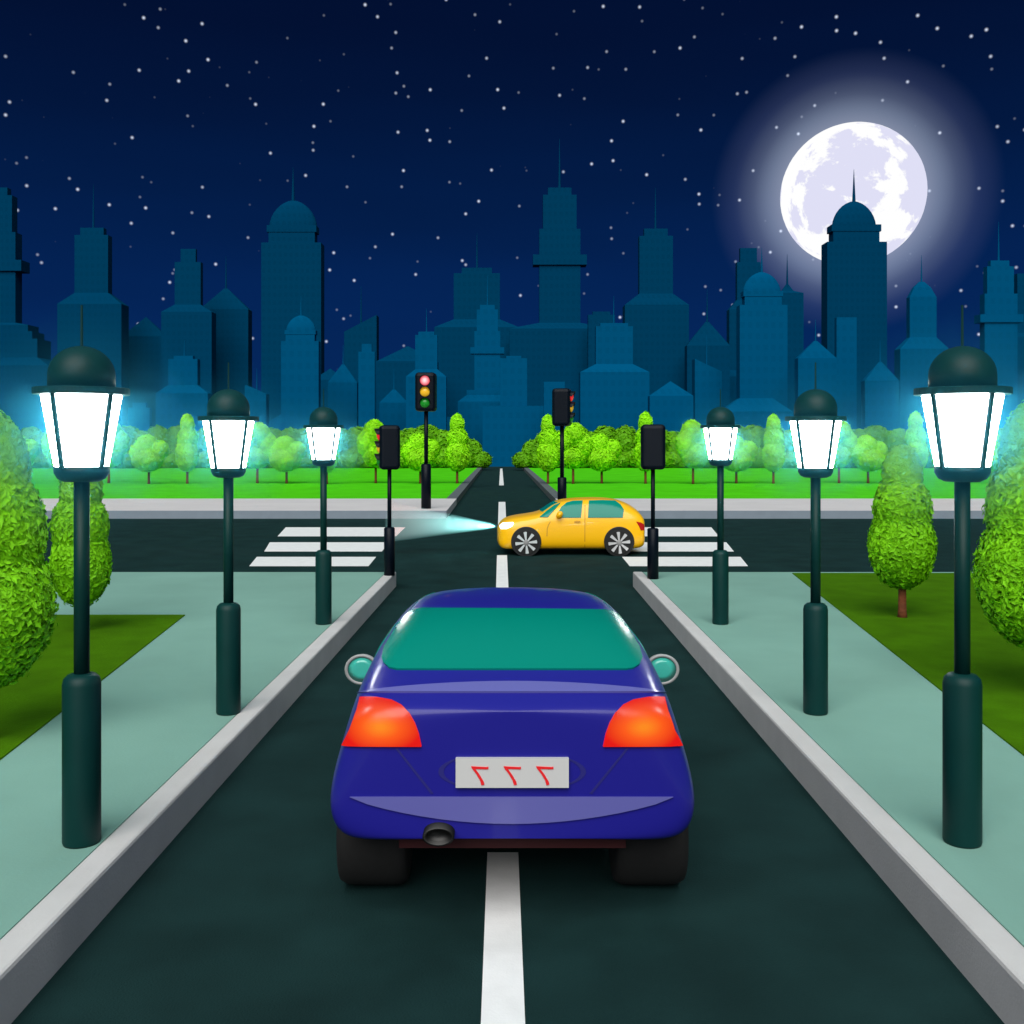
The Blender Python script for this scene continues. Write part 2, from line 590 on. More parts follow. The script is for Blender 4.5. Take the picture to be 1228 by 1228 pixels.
# ------------------------------------------------------------------ trees
def crown(lobes, n, size, seed, core=.95, depth=1.0, jitter=.035):
    """lobes: (x, z, rx, rz[, y]) in metres; leaf-sized faces over the lobes and through their outer layer"""
    rnd = random.Random(seed)
    bm = bmesh.new()
    L = []
    for k, q in enumerate(lobes):
        y = q[4] if len(q) > 4 else 0
        L.append((Vector((q[0], y, q[1])), Vector((q[2], q[2] * depth, q[3]))))
    for c, r in L:
        q = bmesh.ops.create_icosphere(bm, subdivisions=2, radius=1)
        for v in q['verts']:
            v.co = c + Vector((v.co.x * r.x, v.co.y * r.y, v.co.z * r.z)) * core * rnd.uniform(.95, 1.0)
    area = [(r.x * r.z + r.x * r.y + r.y * r.z) for c, r in L]
    tot = sum(area)
    cnt = 0
    tries = 0
    while cnt < n and tries < n * 6:
        tries += 1
        u = rnd.uniform(0, tot)
        for (c, r), a_ in zip(L, area):
            u -= a_
            if u <= 0:
                break
        d_ = Vector((rnd.gauss(0, 1), rnd.gauss(0, 1), rnd.gauss(0, 1))).normalized()
        k = 1 + rnd.gauss(0, jitter) - .015
        p = c + Vector((d_.x * r.x, d_.y * r.y, d_.z * r.z)) * k
        inside = False
        for c2, r2 in L:
            if c2 is c:
                continue
            e = p - c2
            if (e.x / r2.x) ** 2 + (e.y / r2.y) ** 2 + (e.z / r2.z) ** 2 < .90:
                inside = True
                break
        if inside:
            continue
        cnt += 1
        nrm = Vector((d_.x / r.x, d_.y / r.y, d_.z / r.z)).normalized()
        nrm = (nrm + Vector((rnd.gauss(0, .27), rnd.gauss(0, .27), rnd.gauss(0, .27)))).normalized()
        t1 = nrm.orthogonal().normalized()
        t1 = Matrix.Rotation(rnd.uniform(0, 6.28), 3, nrm) @ t1
        t2 = nrm.cross(t1)
        s = size * rnd.uniform(.6, 1.3)
        v0 = bm.verts.new(p - t1 * s)
        v1 = bm.verts.new(p + t2 * s * .5 + nrm * s * .12)
        v2 = bm.verts.new(p + t1 * s)
        v3 = bm.verts.new(p - t2 * s * .5 + nrm * s * .12)
        bm.faces.new((v0, v1, v2, v3))
    return bm


def no_recalc_mesh(name, bm, m, parent):
    me = bpy.data.meshes.new(name)
    bm.to_mesh(me)
    bm.free()
    me.materials.append(m)
    o = bpy.data.objects.new(name, me)
    COL.objects.link(o)
    o.parent = parent
    return o


def tree(name, label, group, lobes, trunk_h, trunk_r, n, size, leafmat, seed, depth=1.0):
    t = thing(name, label, 'tree', group=group)
    rnd = random.Random(seed)
    bm = bmesh.new()
    add_lathe(bm, [(trunk_r * 1.25, -.02), (trunk_r, trunk_h * .2), (trunk_r * .9, trunk_h), (trunk_r * .6, trunk_h * 1.6)], 10)
    for k in range(3):
        an = k * 2.1 + rnd.uniform(0, 1)
        add_rod(bm, (0, 0, trunk_h * .95), (math.cos(an) * trunk_h * .5, math.sin(an) * trunk_h * .5, trunk_h * 1.7), trunk_r * .5, trunk_r * .2, 6)
    link_mesh('trunk', bm, M['trunk'], t, True)
    no_recalc_mesh('crown', crown(lobes, n, size, seed, depth=depth), leafmat, t)
    return t


YT = F * (H - ZP) / (580 - VY)
U = YT / F / 5.848                               # metres per unit of the lobe tables


def sc_(l, k):
    return [tuple(v * k for v in q) for q in l]


A_ = sc_([(-10, 355, 74, 80, 0), (-62, 275, 70, 95, -12), (62, 300, 66, 80, 10), (10, 195, 100, 85, -18), (90, 235, 52, 62, 0)], U)
B_ = sc_([(-15, 268, 75, 72, 5), (-70, 215, 64, 70, 0), (78, 236, 62, 62, 0), (0, 170, 105, 80, -22)], U)
C_ = sc_([(0, 418, 47, 76, 0), (3, 318, 68, 88, 0), (2, 205, 78, 116, -6)], U)
PG = 'trees in the park across the street'
proto = {'A': tree('round_tree', '', PG, A_, 118 * U, 9 * U, 4200, .12, M['leaf_far'], 1),
         'B': tree('round_tree', '', PG, B_, 92 * U, 9 * U, 3600, .12, M['leaf_far'], 2),
         'C': tree('cypress_tree', '', PG, C_, 95 * U, 9 * U, 3200, .115, M['leaf_far'], 3)}
PARK = [(20, 'B', 'low lime round tree peeping out beside the cypress at the left edge', 'low round tree beside the left-edge cypress'),
        (71, 'A', 'lime round tree showing left of the lantern of the nearest left lamp', 'round tree left of the nearest left lantern'),
        (126, 'A', 'lime round tree showing right of the lantern of the nearest left lamp', 'round tree right of the nearest left lantern'),
        (182, 'B', 'low lime round tree standing clear between the first two left lamps', 'low round tree between the first two left lamps'),
        (224, 'C', 'slim lime cypress just left of the middle left lamp', 'slim cypress left of the middle left lamp'),
        (306, 'A', 'lime round tree against the right side of the middle left lantern', 'round tree right of the middle left lantern'),
        (342, 'B', 'low lime round tree between the middle and farthest left lamps', 'low round tree left of the farthest left lamp'),
        (394, 'C', 'slim lime cypress rising behind the farthest left lamp', 'slim cypress behind the farthest left lamp'),
        (449, 'A', 'lime round tree left of the traffic light on the left corner', 'round tree left of the corner traffic light'),
        (504, 'B', 'low lime round tree behind the post of the lit traffic light', 'low round tree behind the lit traffic light'),
        (548, 'C', 'slim lime cypress nearest the left side of the far road', 'slim cypress on the left of the far road'),
        (657, 'C', 'slim lime cypress nearest the right side of the far road', 'slim cypress on the right of the far road'),
        (687, 'A', 'lime round tree just right of the traffic light behind the yellow car', 'round tree above the yellow car'),
        (722, 'B', 'low lime round tree above the back of the yellow car roof', 'low round tree above the yellow car'),
        (774, 'C', 'slim lime cypress behind the head of the back-turned traffic light', 'slim cypress behind the back-turned traffic light'),
        (829, 'A', 'lime round tree just left of the farthest right lamp', 'round tree left of the farthest right lamp'),
        (885, 'B', 'low lime round tree just right of the farthest right lamp', 'low round tree right of the farthest right lamp'),
        (928, 'C', 'slim lime cypress just left of the middle right lamp', 'slim cypress left of the middle right lamp'),
        (1010, 'A', 'lime round tree against the right side of the middle right lantern', 'round tree right of the middle right lantern'),
        (1045, 'B', 'low lime round tree left of the tall cypress on the right lawn', 'low round tree left of the right lawn cypress'),
        (1098, 'C', 'slim lime cypress just left of the nearest right lantern', 'slim cypress left of the nearest right lantern'),
        (1197, 'B', 'low lime round tree right of the nearest right lantern', 'low round tree right of the nearest right lantern')]
used = set()
rnd = random.Random(5)
for x, k, lab, short in PARK:
    o = proto[k] if k not in used else copy_tree(proto[k])
    used.add(k)
    o.location = gp(x, 580, ZP)
    o.location.y += rnd.uniform(-.6, .6)
    if k == 'A' and x in (126, 306, 1010, 687):
        o.rotation_euler.z = math.pi
    else:
        o.rotation_euler.z = rnd.uniform(-.25, .25)
    v = rnd.uniform(.96, 1.04)
    o.scale = (v, v, rnd.uniform(.97, 1.03))
    o['label'] = lab

# dark bushes along the back of the park
YB = F * (H - ZP) / (561 - VY)
u = YB / F
bt = []
for k, lob in enumerate(([(-14, 27, 17, 22, 0), (9, 30, 17, 19, 3), (20, 15, 16, 17, -3), (-22, 13, 15, 15, -3), (0, 10, 20, 14, -5)],
                         [(-17, 25, 15, 20, 2), (2, 31, 17, 18, 0), (18, 27, 14, 16, 0), (22, 12, 15, 14, -4), (-20, 11, 15, 13, -3), (0, 10, 18, 13, -5)],
                         [(-19, 9, 14, 11, 0), (-7, 19, 15, 15, 0), (10, 26, 17, 20, 3), (8, 9, 22, 12, -4), (24, 18, 13, 20, 0)])):
    b_ = crown(sc_(lob, u), 2600, .24, 30 + k)
    for v in b_.verts:
        v.co.z = max(v.co.z, -.05)
    me = bpy.data.meshes.new('bush')
    b_.to_mesh(me)
    b_.free()
    me.materials.append(M['leaf_dark'])
    bt.append(me)
shorts = {}
for i, (x, k, mir) in enumerate([(-70, 0, 0), (-22, 1, 0), (26, 0, 0), (72, 1, 1), (118, 2, 0), (156, 1, 0), (204, 0, 0), (250, 1, 1), (292, 2, 0), (334, 0, 1),
                                 (374, 2, 1), (418, 0, 0), (464, 2, 0), (511, 1, 0), (556, 2, 1), (648, 2, 0), (692, 1, 0), (737, 0, 1), (790, 1, 1), (836, 2, 0),
                                 (879, 1, 0), (915, 0, 1), (958, 2, 1), (1000, 0, 0), (1046, 1, 0), (1090, 2, 1), (1140, 0, 0), (1190, 1, 1), (1238, 0, 0), (1284, 1, 0)]):
    o = bpy.data.objects.new('bush', bt[k])
    COL.objects.link(o)
    p = gp(x, 561, ZP)
    o.location = (p.x, p.y + rnd.uniform(-1.0, 1.0), ZP)
    v = rnd.uniform(.95, 1.05)
    o.scale = (-v if mir else v, v, rnd.uniform(.95, 1.06))
    t = min(PARK, key=lambda q: abs(q[0] - x))
    if x < 0 or x > 1228:
        lab = 'dark green bush of the park hedge just beyond the %s' % ('left edge' if x < 0 else 'right edge')
    else:
        side = 'behind' if abs(t[0] - x) < 14 else ('left of' if x < t[0] else 'right of')
        lab = 'dark bush %s the %s' % (side, t[3])
    tag(o, lab, 'bush', 'dark bushes along the back of the park')


def near_cypress(label, x, ybase, lobes_px, trunk_px, tw, n, size, seed):
    p = gp(x, ybase, LZ)
    s = p.y / F
    lob = [((cx - x) * s, (ybase - cy) * s, rx * s, ry * s, dy) for cx, cy, rx, ry, dy in lobes_px]
    t = tree('cypress_tree', label, 'tall cypresses on the near lawns', lob, trunk_px * s, tw * s / 2, n, size, M['leaf_near'], seed)
    t.location = p
    return t


near_cypress('big green cypress cut off by the left edge of the picture', -14, 887,
             [(-12, 572, 42, 76, 0), (-12, 640, 60, 82, 0), (-14, 728, 71, 92, 0)], 80, 16, 26000, .036, 51)
near_cypress('green cypress on the left lawn behind the nearest left lamp', 97, 757,
             [(97, 588, 23, 36, 0), (96, 632, 31, 42, 0), (97, 676, 33, 49, 0)], 40, 9, 12000, .042, 52)
near_cypress('green cypress with a bare brown trunk on the right lawn', 1082, 740,
             [(1082, 570, 22, 35, 0), (1082, 611, 32, 42, 0), (1081.5, 654, 37, 50, 0)], 40, 10, 12000, .042, 53)
near_cypress('big green cypress cut off by the right edge of the picture', 1246, 832,
             [(1246, 552, 42, 72, 0), (1246, 612, 57, 76, 0), (1246, 690, 68, 86, 0)], 70, 14, 24000, .036, 54)

# ------------------------------------------------------------------ the city beyond the park
ZC = -12.0
PD = .32
SQ = [(1, -PD), (1, PD), (-1, PD), (-1, -PD)]
CG = 'blue towers on the skyline'
cnt_b = [0]


def skyscraper(label, cx, layer, prof, spire=None, dome=None, slant=None):
    """prof: (half width, photo y) from the top down; all at one distance, square in plan"""
    cnt_b[0] += 1
    Y = (262 if layer == 'front' else 372) + (cnt_b[0] * 7 % 12) * 3.1
    m = M['city_' + layer]
    s = Y / F
    z = lambda y: H - (y - VY) * s
    X = (cx - VX) * s
    root = thing('skyscraper', label, 'skyscraper', (X, Y, ZC), CG)
    bm = bmesh.new()
    if slant:
        hl, yl, hr, yr = slant
        pts = [(-hl * s, ZC), (hr * s, ZC), (hr * s, z(yr)), (-hl * s, z(yl))]
        d_ = (hl + hr) * s * .3
        a_ = [bm.verts.new((X + p[0], Y - d_, p[1])) for p in pts]
        b_ = [bm.verts.new((X + p[0], Y + d_, p[1])) for p in pts]
        bm.faces.new(a_)
        bm.faces.new(b_[::-1])
        for i in range(4):
            bm.faces.new((a_[i], a_[(i + 1) % 4], b_[(i + 1) % 4], b_[i]))
    else:
        p2 = [(prof[-1][0] * s, ZC)]
        last = None
        for hw, y in reversed(prof):
            p2.append((hw * s, z(y)))
        add_lathe(bm, p2, plan=SQ, c=(X, Y, 0))
    link_mesh('tower', bm, m, root)
    if dome:
        hw, yb, yt = dome                          # springing line and apex
        bm = bmesh.new()
        hgt = z(yt) - z(yb)
        pr = [(hw * s, z(yb) - .2)]
        for i in range(0, 9):
            t = math.pi / 2 * i / 8
            # slightly pointed dome
            pr.append((hw * s * math.cos(t) * (1 - .04 * math.sin(2 * t)) if i < 8 else 0, z(yb) + hgt * (math.sin(t) * .93 + .07 * (i / 8) ** 3)))
        add_lathe(bm, pr, c=(X, Y, 0), plan=[(math.cos(q * math.pi / 16), PD * math.sin(q * math.pi / 16)) for q in range(32)])
        link_mesh('dome', bm, m, root, True)
    if spire:
        yt, yb, hw = spire[:3]
        dx = spire[3] * s if len(spire) > 3 else 0
        bm = bmesh.new()
        add_rod(bm, (X + dx, Y, z(yb) - 2), (X + dx, Y, z(yt)), hw * s, .18 * s, 8)
        link_mesh('spire', bm, m, root)
    return root


def stepped(k, top, hb, base=()):
    """antenna tower with a ring near its head; k scales it, top is its photo y"""
    q = lambda dy: top + dy * k
    return [(14 * k, q(0)), (14 * k, q(9)), (20 * k, q(9)), (20 * k, q(50)), (24.5 * k, q(50)), (24.5 * k, q(81)), (32 * k, q(81)), (32 * k, q(93)),
            (24.5 * k, q(93)), (24.5 * k, hb)] + list(base)


def shouldered(k, top, bot_hw=None):
    q = lambda dy: top + dy * k
    return [(14 * k, q(0)), (14 * k, q(9)), (20 * k, q(9)), (20 * k, q(78)), ((bot_hw or 38 * k), q(92))]


def domed(k, yb):
    """drum and shaft below a dome springing at photo y yb"""
    return [(29.5 * k, yb), (29.5 * k, yb + 8 * k), (27.5 * k, yb + 8 * k), (27.5 * k, yb + 21 * k), (35.5 * k, yb + 21 * k), (35.5 * k, yb + 60 * k)]


B, Ft = 'back', 'front'
skyscraper('dark blue stepped tower cut off by the left edge', -4, B,
           stepped(1.08, 226, 388, [(44, 391), (44, 399), (50, 399), (50, 408), (57, 408), (57, 430), (72, 440)]), (196, 228, 1.6))
skyscraper('dark blue shouldered tower with a tall spire above the nearest left lamp', 112, B, shouldered(1.0, 274), (221, 276, 1.5))
skyscraper('dark blue pointed block right of the nearest left lamp', 175, B, [(0, 380), (26, 404)])
skyscraper('dark blue flat tower with a small top block left of the big left dome', 226.5, B, [(9, 299), (9, 315), (15.5, 315), (15.5, 366), (30, 375)])
skyscraper('dark blue pyramid-roofed tower with a thin spire left of the big left dome', 271, B, [(2, 346), (29, 372)], (307, 348, 1.3))
skyscraper('tall dark blue domed tower with a spire on the left skyline', 351.5, B, domed(1.0, 272), (201, 243, 2.4), (29, 272, 240))
skyscraper('small dark blue peaked block right of the big left dome', 396, B, [(0, 442), (20, 456)])
skyscraper('dark blue tower with a roof slanting up to the right and a thin mast', 433, B, None, (343, 394, 1.4), None, (18.5, 399, 20, 379))
skyscraper('wide dark blue gabled block behind the lit traffic light', 489, B, [(0, 415), (36, 434)])
skyscraper('dark blue tower with a stepped top and spire left of the road axis', 572, B, [(18, 322), (18, 329), (27.5, 329), (27.5, 384), (50, 394)], (280, 324, 1.5))
skyscraper('tallest dark blue ringed tower with a needle spire right of centre', 671, B, stepped(1.0, 226, 388, [(60, 396)]), (166, 228, 1.8))
skyscraper('dark blue flat-roofed slab between the two tall central towers', 721, B, [(10.5, 374), (10.5, 378), (16, 378)])
skyscraper('dark blue shouldered tower with a tall spire left of the moon', 786, B, shouldered(1.0, 275), (225, 277, 1.5))
skyscraper('dark blue pointed tower with a thin spire left of the moon halo', 848, B, [(2, 386), (25.5, 415)], (347, 388, 1.3))
skyscraper('dark blue flat-topped tower behind the lighter dome below the moon', 897, B, [(10, 298), (10, 315), (14, 315), (14, 360), (24, 372)])
skyscraper('dark blue cone-topped tower with a spire at the lower left of the moon', 944, B, [(1.5, 341), (7, 349), (18, 352)], (305, 343, 1.6))
skyscraper('dark blue domed tower with a spire standing in front of the moon', 1024, B, domed(1.0, 271), (203, 244, 2.6), (26.5, 271, 241))
skyscraper('dark blue flat tower cut off by the right edge', 1236, B, [(19, 329), (19, 400), (26, 405)])
skyscraper('low dark blue block behind the left cypress', 45, B, [(30, 455), (30, 462), (42, 462)])
skyscraper('low dark blue block between the farthest right lamp and the light dome', 880, B, [(14, 444), (28, 452)])

skyscraper('low lighter blue block just right of the nearest left lantern', 168, Ft, [(8, 483), (8, 489), (13, 489)])
skyscraper('lighter blue shouldered tower left of the middle left lamp', 221, Ft, [(11.5, 427), (11.5, 431), (17.5, 431), (17.5, 462), (31, 472)], (408, 429, 1.2))
skyscraper('lighter blue block with a roof slanting down to the right beside the middle left lamp', 308, Ft, None, (441, 467, 1.1), None, (12.5, 462, 13, 473))
skyscraper('small lighter blue domed tower in front of the big left dome', 361, Ft, domed(.63, 396.5), (355, 380, 1.6), (18, 396.5, 378))
skyscraper('lighter blue pointed tower above the farthest left lamp', 411.5, Ft, [(1.5, 437), (17.5, 459)], (414, 439, 1.2))
skyscraper('narrow lighter blue flat-topped tower right of the farthest left lamp', 440, Ft, [(6, 412.5), (6, 422), (9.8, 422)])
skyscraper('lighter blue pointed tower above the left corner traffic light', 472.5, Ft, [(1.5, 467), (17, 483)], (442, 469, 1.2))
skyscraper('lighter blue shouldered tower directly behind the lit traffic light', 511.5, Ft, [(9.5, 398), (9.5, 402), (13.2, 402), (13.2, 443), (24, 452)], (370, 400, 1.1))
skyscraper('lighter blue ringed tower with a spire at the end of the road', 584.5, Ft, stepped(.63, 366, 468, [(24.5, 468), (24.5, 474), (35, 482)]), (330, 368, 1.2))
skyscraper('lighter blue flat block closing the end of the road', 616, Ft, [(9, 427), (9, 430), (16, 430), (16, 487), (37, 487)])
skyscraper('low lighter blue block behind the traffic light by the yellow car', 664.5, Ft, [(12.5, 458)])
skyscraper('broad lighter blue shouldered tower with a spire right of centre', 736, Ft, [(16.5, 388), (16.5, 392), (22, 392), (22, 437), (41, 447)], (355, 390, 1.3))
skyscraper('low lighter blue gabled block above the back-turned traffic light', 804, Ft, [(0, 457), (26, 475)])
skyscraper('lighter blue tower with a roof slanting down to the right above the farthest right lamp', 847.5, Ft, None, (402, 440, 1.3), None, (16, 431, 16, 446))
skyscraper('lighter blue domed tower with a spire at the lower left of the moon', 913.5, Ft, domed(.8, 350), (297, 328, 2), (23, 350, 326))
skyscraper('lighter blue pointed tower left of the tower in the moon', 978, Ft, [(2, 409), (23, 430)], (383, 411, 1.2))
skyscraper('tall narrow lighter blue slab in front of the tower in the moon', 1014, Ft, [(12, 381)])
skyscraper('lighter blue pointed tower left of the nearest right lamp', 1055.5, Ft, [(1.5, 434), (20.5, 457)], (408, 436, 1.3))
skyscraper('lighter blue shouldered tower with a spire right of the moon', 1105, Ft, [(3, 338), (10, 345), (16, 357), (16, 405), (29, 419)], (306, 341, 1.5))
skyscraper('lighter blue ringed tower with a spire near the right edge', 1197.5, Ft, stepped(.8, 313, 560), (266, 315, 1.5))
skyscraper('low lighter blue block behind the cypress nearest the far road on the left', 540, Ft, [(18, 500)])
skyscraper('low lighter blue gabled block behind the farthest left lamp', 345, Ft, [(0, 492), (34, 514)])
skyscraper('low lighter blue gabled block behind the middle right lamp', 905, Ft, [(20, 478), (42, 494)])
skyscraper('low lighter blue block behind the nearest right lamp', 1140, Ft, [(26, 492), (26, 497), (34, 497)])

# the moon: a glowing ball far beyond the city
MD = 1500.0
mc = at(1022, 233.5, MD)
bm = bmesh.new()
bmesh.ops.create_uvsphere(bm, u_segments=64, v_segments=32, radius=83.5 * MD / F)
mm = bpy.data.materials.new('moon')
mm.use_nodes = True
nt = mm.node_tree
nt.nodes.remove(nt.nodes['Principled BSDF'])
em = nt.nodes.new('ShaderNodeEmission')
tc = nt.nodes.new('ShaderNodeTexCoord')
n1 = nt.nodes.new('ShaderNodeTexNoise')
n1.inputs['Scale'].default_value = 2.6
n1.inputs['Detail'].default_value = 7
n1.inputs['Roughness'].default_value = .62
n1.inputs['Distortion'].default_value = .25
r = nt.nodes.new('ShaderNodeValToRGB')
r.color_ramp.elements[0].position = .49
r.color_ramp.elements[1].position = .52
r.color_ramp.elements[0].color = (.74, .74, .92, 1)
r.color_ramp.elements[1].color = (1, 1, 1, 1)
mpg = nt.nodes.new('ShaderNodeMapping')
mpg.inputs['Location'].default_value = (4.3, 2.1, 7.7)
nt.links.new(tc.outputs['Generated'], mpg.inputs['Vector'])
nt.links.new(mpg.outputs['Vector'], n1.inputs['Vector'])
nt.links.new(n1.outputs['Fac'], r.inputs['Fac'])
nt.links.new(r.outputs['Color'], em.inputs['Color'])
nt.links.new(em.outputs[0], nt.nodes['Material Output'].inputs['Surface'])
mo = link_mesh('moon', bm, mm, smooth=True)
mo.location = mc
tag(mo, 'full white moon with pale lavender patches behind the domed tower', 'moon')


# ------------------------------------------------------------------ cars
def car_body(stations, to_world, levels=3):
    """stations: (s, [(x, z) x 8 half-profile points from bottom centre to top centre])"""
    bm = bmesh.new()
    rings = []
    for s, hp in stations:
        ring = {}
        row = [bm.verts.new(to_world(x, s, z)) for x, z in hp]
        row2 = [row[0]] + [bm.verts.new(to_world(-x, s, z)) for x, z in hp[1:-1]] + [row[-1]]
        rings.append((row, row2))
    n = len(stations[0][1])
    for (a1, a2), (b1, b2) in zip(rings, rings[1:]):
        for i in range(n - 1):
            bm.faces.new((a1[i], a1[i + 1], b1[i + 1], b1[i]))
            bm.faces.new((a2[i], b2[i], b2[i + 1], a2[i + 1]))
    for r1, r2 in (rings[0], rings[-1]):
        for i in range(1, n - 2):
            bm.faces.new((r1[i], r1[i + 1], r2[i + 1], r2[i]))
        bm.faces.new((r1[0], r1[1], r2[1]))
        bm.faces.new((r1[n - 2], r1[n - 1], r2[n - 2]))
    bmesh.ops.recalc_face_normals(bm, faces=bm.faces)
    for _ in range(levels):
        me = bpy.data.meshes.new('tmp')
        bm.to_mesh(me)
        o = bpy.data.objects.new('tmp', me)
        COL.objects.link(o)
        md = o.modifiers.new('s', 'SUBSURF')
        md.levels = levels
        dg = bpy.context.evaluated_depsgraph_get()
        ev = o.evaluated_get(dg)
        bm.free()
        bm = bmesh.new()
        bm.from_mesh(ev.to_mesh())
        ev.to_mesh_clear()
        bpy.data.objects.remove(o)
        bpy.data.meshes.remove(me)
        break
    return bm


def cam_ray(x, y):
    return Vector((0, 0, H)), Vector(((x - VX) / F, 1, -(y - VY) / F)).normalized()


def panel(name, pts, bvh, off, m, parent, ray=cam_ray, grid=5.0, thick=.012, smooth=True, mirror=None):
    """a panel fitted to the body: outline laid on the body surface, given its own thickness"""
    bm = bmesh.new()
    vs = [bm.verts.new((x, y, 0)) for x, y in pts]
    bm.faces.new(vs).normal_update()
    xs = [p[0] for p in pts]
    ys = [p[1] for p in pts]
    k = 1
    for lo, hi, ax in ((min(xs), max(xs), 0), (min(ys), max(ys), 1)):
        c = lo + grid
        while c < hi - grid * .3:
            no = (1, 0, 0) if ax == 0 else (0, 1, 0)
            pc = (c, 0, 0) if ax == 0 else (0, c, 0)
            bmesh.ops.bisect_plane(bm, geom=list(bm.verts) + list(bm.edges) + list(bm.faces), plane_co=pc, plane_no=no, dist=1e-4)
            c += grid
    bm.normal_update()
    bmesh.ops.triangulate(bm, faces=list(bm.faces))
    tops, bots = {}, {}
    for v in list(bm.verts):
        o_, d_ = ray(v.co.x, v.co.y)
        hit = bvh.ray_cast(o_, d_)
        if hit[0] is None:
            hit = bvh.find_nearest(o_ + d_ * getattr(ray, 'far', 5.6))
        n_ = hit[1]
        if n_.dot(d_) > 0:
            n_ = -n_
        tops[v] = hit[0] + n_ * off
        bots[v] = hit[0] + n_ * (off - thick)
    out = bmesh.new()
    tv = {v: out.verts.new(p) for v, p in tops.items()}
    bv = {v: out.verts.new(p) for v, p in bots.items()}
    for f in bm.faces:
        vs = list(f.verts)
        a3 = [tops[v] for v in vs[:3]]
        if (a3[1] - a3[0]).cross(a3[2] - a3[0]).dot(tops[vs[0]] - bots[vs[0]]) < 0:
            vs.reverse()
        out.faces.new([tv[v] for v in vs])
        out.faces.new([bv[v] for v in reversed(vs)])
    for e in bm.edges:
        if len(e.link_faces) == 1:
            a_, b_ = e.verts
            out.faces.new([out.verts.new(q) for q in (tops[a_], tops[b_], bots[b_], bots[a_])])   # crisp edge
    bm.free()
    if mirror is not None:                       # the same panel on the other flank
        other = out.copy()
        for v in other.verts:
            v.co = mirror(v.co)
        bmesh.ops.reverse_faces(other, faces=list(other.faces))
        link_mesh(name, other, m, parent, smooth, recalc=False)
    return link_mesh(name, out, m, parent, smooth, recalc=False)


def bc(pts):                                     # close-up of the blue car -> photo pixels
    return [(370 + x / 2.506, 660 + y / 2.506) for x, y in pts]


def arc(cx, cy, rx, ry, a0, a1, n=10):
    return [(cx + rx * math.cos(R(a0 + (a1 - a0) * i / n)), cy + ry * math.sin(R(a0 + (a1 - a0) * i / n))) for i in range(n + 1)]


CX = .037
blue = thing('parked_car', 'dark blue hatchback seen from behind on the centre line', 'car', (CX, 7.2, 0))
blue.name = 'hatchback_car'
ORIGIN[blue.name] = Vector((CX, 7.2, 0))
ST = [
    (5.20, [(0, .50), (.62, .49), (.84, .49), (.90, .64), (.82, .92), (.76, 1.10), (.45, 1.13), (0, 1.14)]),
    (5.30, [(0, .455), (.66, .44), (.91, .43), (.985, .63), (.88, .96), (.80, 1.155), (.48, 1.19), (0, 1.20)]),
    (5.52, [(0, .44), (.68, .42), (.93, .42), (.99, .63), (.89, .98), (.83, 1.20), (.52, 1.25), (0, 1.265)]),
    (5.85, [(0, .42), (.68, .40), (.93, .41), (.99, .63), (.90, 1.0), (.82, 1.29), (.54, 1.355), (0, 1.375)]),
    (6.35, [(0, .40), (.68, .38), (.93, .40), (.99, .63), (.91, 1.02), (.755, 1.40), (.50, 1.46), (0, 1.475)]),
    (7.0, [(0, .40), (.68, .38), (.93, .40), (.99, .63), (.92, 1.02), (.73, 1.41), (.48, 1.485), (0, 1.50)]),
    (7.7, [(0, .40), (.68, .38), (.93, .40), (.99, .63), (.92, 1.02), (.70, 1.36), (.46, 1.43), (0, 1.445)]),
    (8.35, [(0, .38), (.68, .36), (.93, .40), (.98, .63), (.90, 1.0), (.76, 1.11), (.46, 1.15), (0, 1.16)]),
    (8.9, [(0, .36), (.68, .34), (.92, .38), (.96, .62), (.87, .92), (.72, 1.0), (.44, 1.03), (0, 1.04)]),
    (9.3, [(0, .34), (.62, .34), (.82, .38), (.86, .6), (.78, .80), (.64, .88), (.4, .90), (0, .91)]),
    (9.42, [(0, .38), (.52, .38), (.70, .44), (.74, .58), (.68, .70), (.56, .76), (.35, .78), (0, .78)])]
bm = car_body(ST, lambda x, s, z: (CX + x, s, z))
bvh = BVHTree.FromBMesh(bm)
link_mesh('body', bm, M['blue_paint'], blue, True)
panel('rear_window', bc([(340, 177), (600, 179), (890, 182), (912, 186), (932, 198), (965, 248), (992, 292), (1001, 325), (993, 346), (975, 357), (955, 360), (265, 360), (243, 355),
                         (228, 342), (222, 325), (229, 295), (258, 245), (292, 197), (314, 182)]), bvh, .012, M['glass'], blue, grid=6)
for sx, lab in ((-1, 'left tail lamp glowing red and orange'), (1, 'right tail lamp glowing red and orange')):
    pts = bc([(160, 445), (205, 447), (250, 455), (280, 469), (303, 488), (320, 517), (332, 550), (340, 588), (107, 588), (130, 540), (150, 485)])
    if sx > 0:
        pts = [(1228.6 - x, y) for x, y in pts]
    o = panel('tail_light', pts, bvh, .016, M['tail_lamp'], blue, grid=8, thick=.03)
    o['label'] = lab
panel('boot_highlight', bc([(150, 429)] + [(150 + 922 * t / 16, 429 - 31 * math.sin(math.pi * t / 16) ** .8) for t in range(1, 16)] + [(1072, 429)]), bvh, .012, M['lilac_highlight'], blue, grid=6)  # highlight along the boot edge, shaped as a paler panel
panel('bumper_highlight', bc([(125, 740), (1095, 740)] + [(1095 - 970 * t / 18, 740 + 80 * math.sin(math.pi * t / 18) ** .75) for t in range(1, 18)]), bvh, .010, M['lilac_highlight'], blue, grid=6, thick=.02)  # highlight on the bumper crease, shaped as a paler panel
for pts in ([(262, 596), (268, 594), (376, 730), (368, 732)], [(955, 594), (961, 596), (852, 732), (844, 730)]):
    panel('panel_seam', bc(pts), bvh, .003, M['seam'], blue, grid=8, thick=.006)
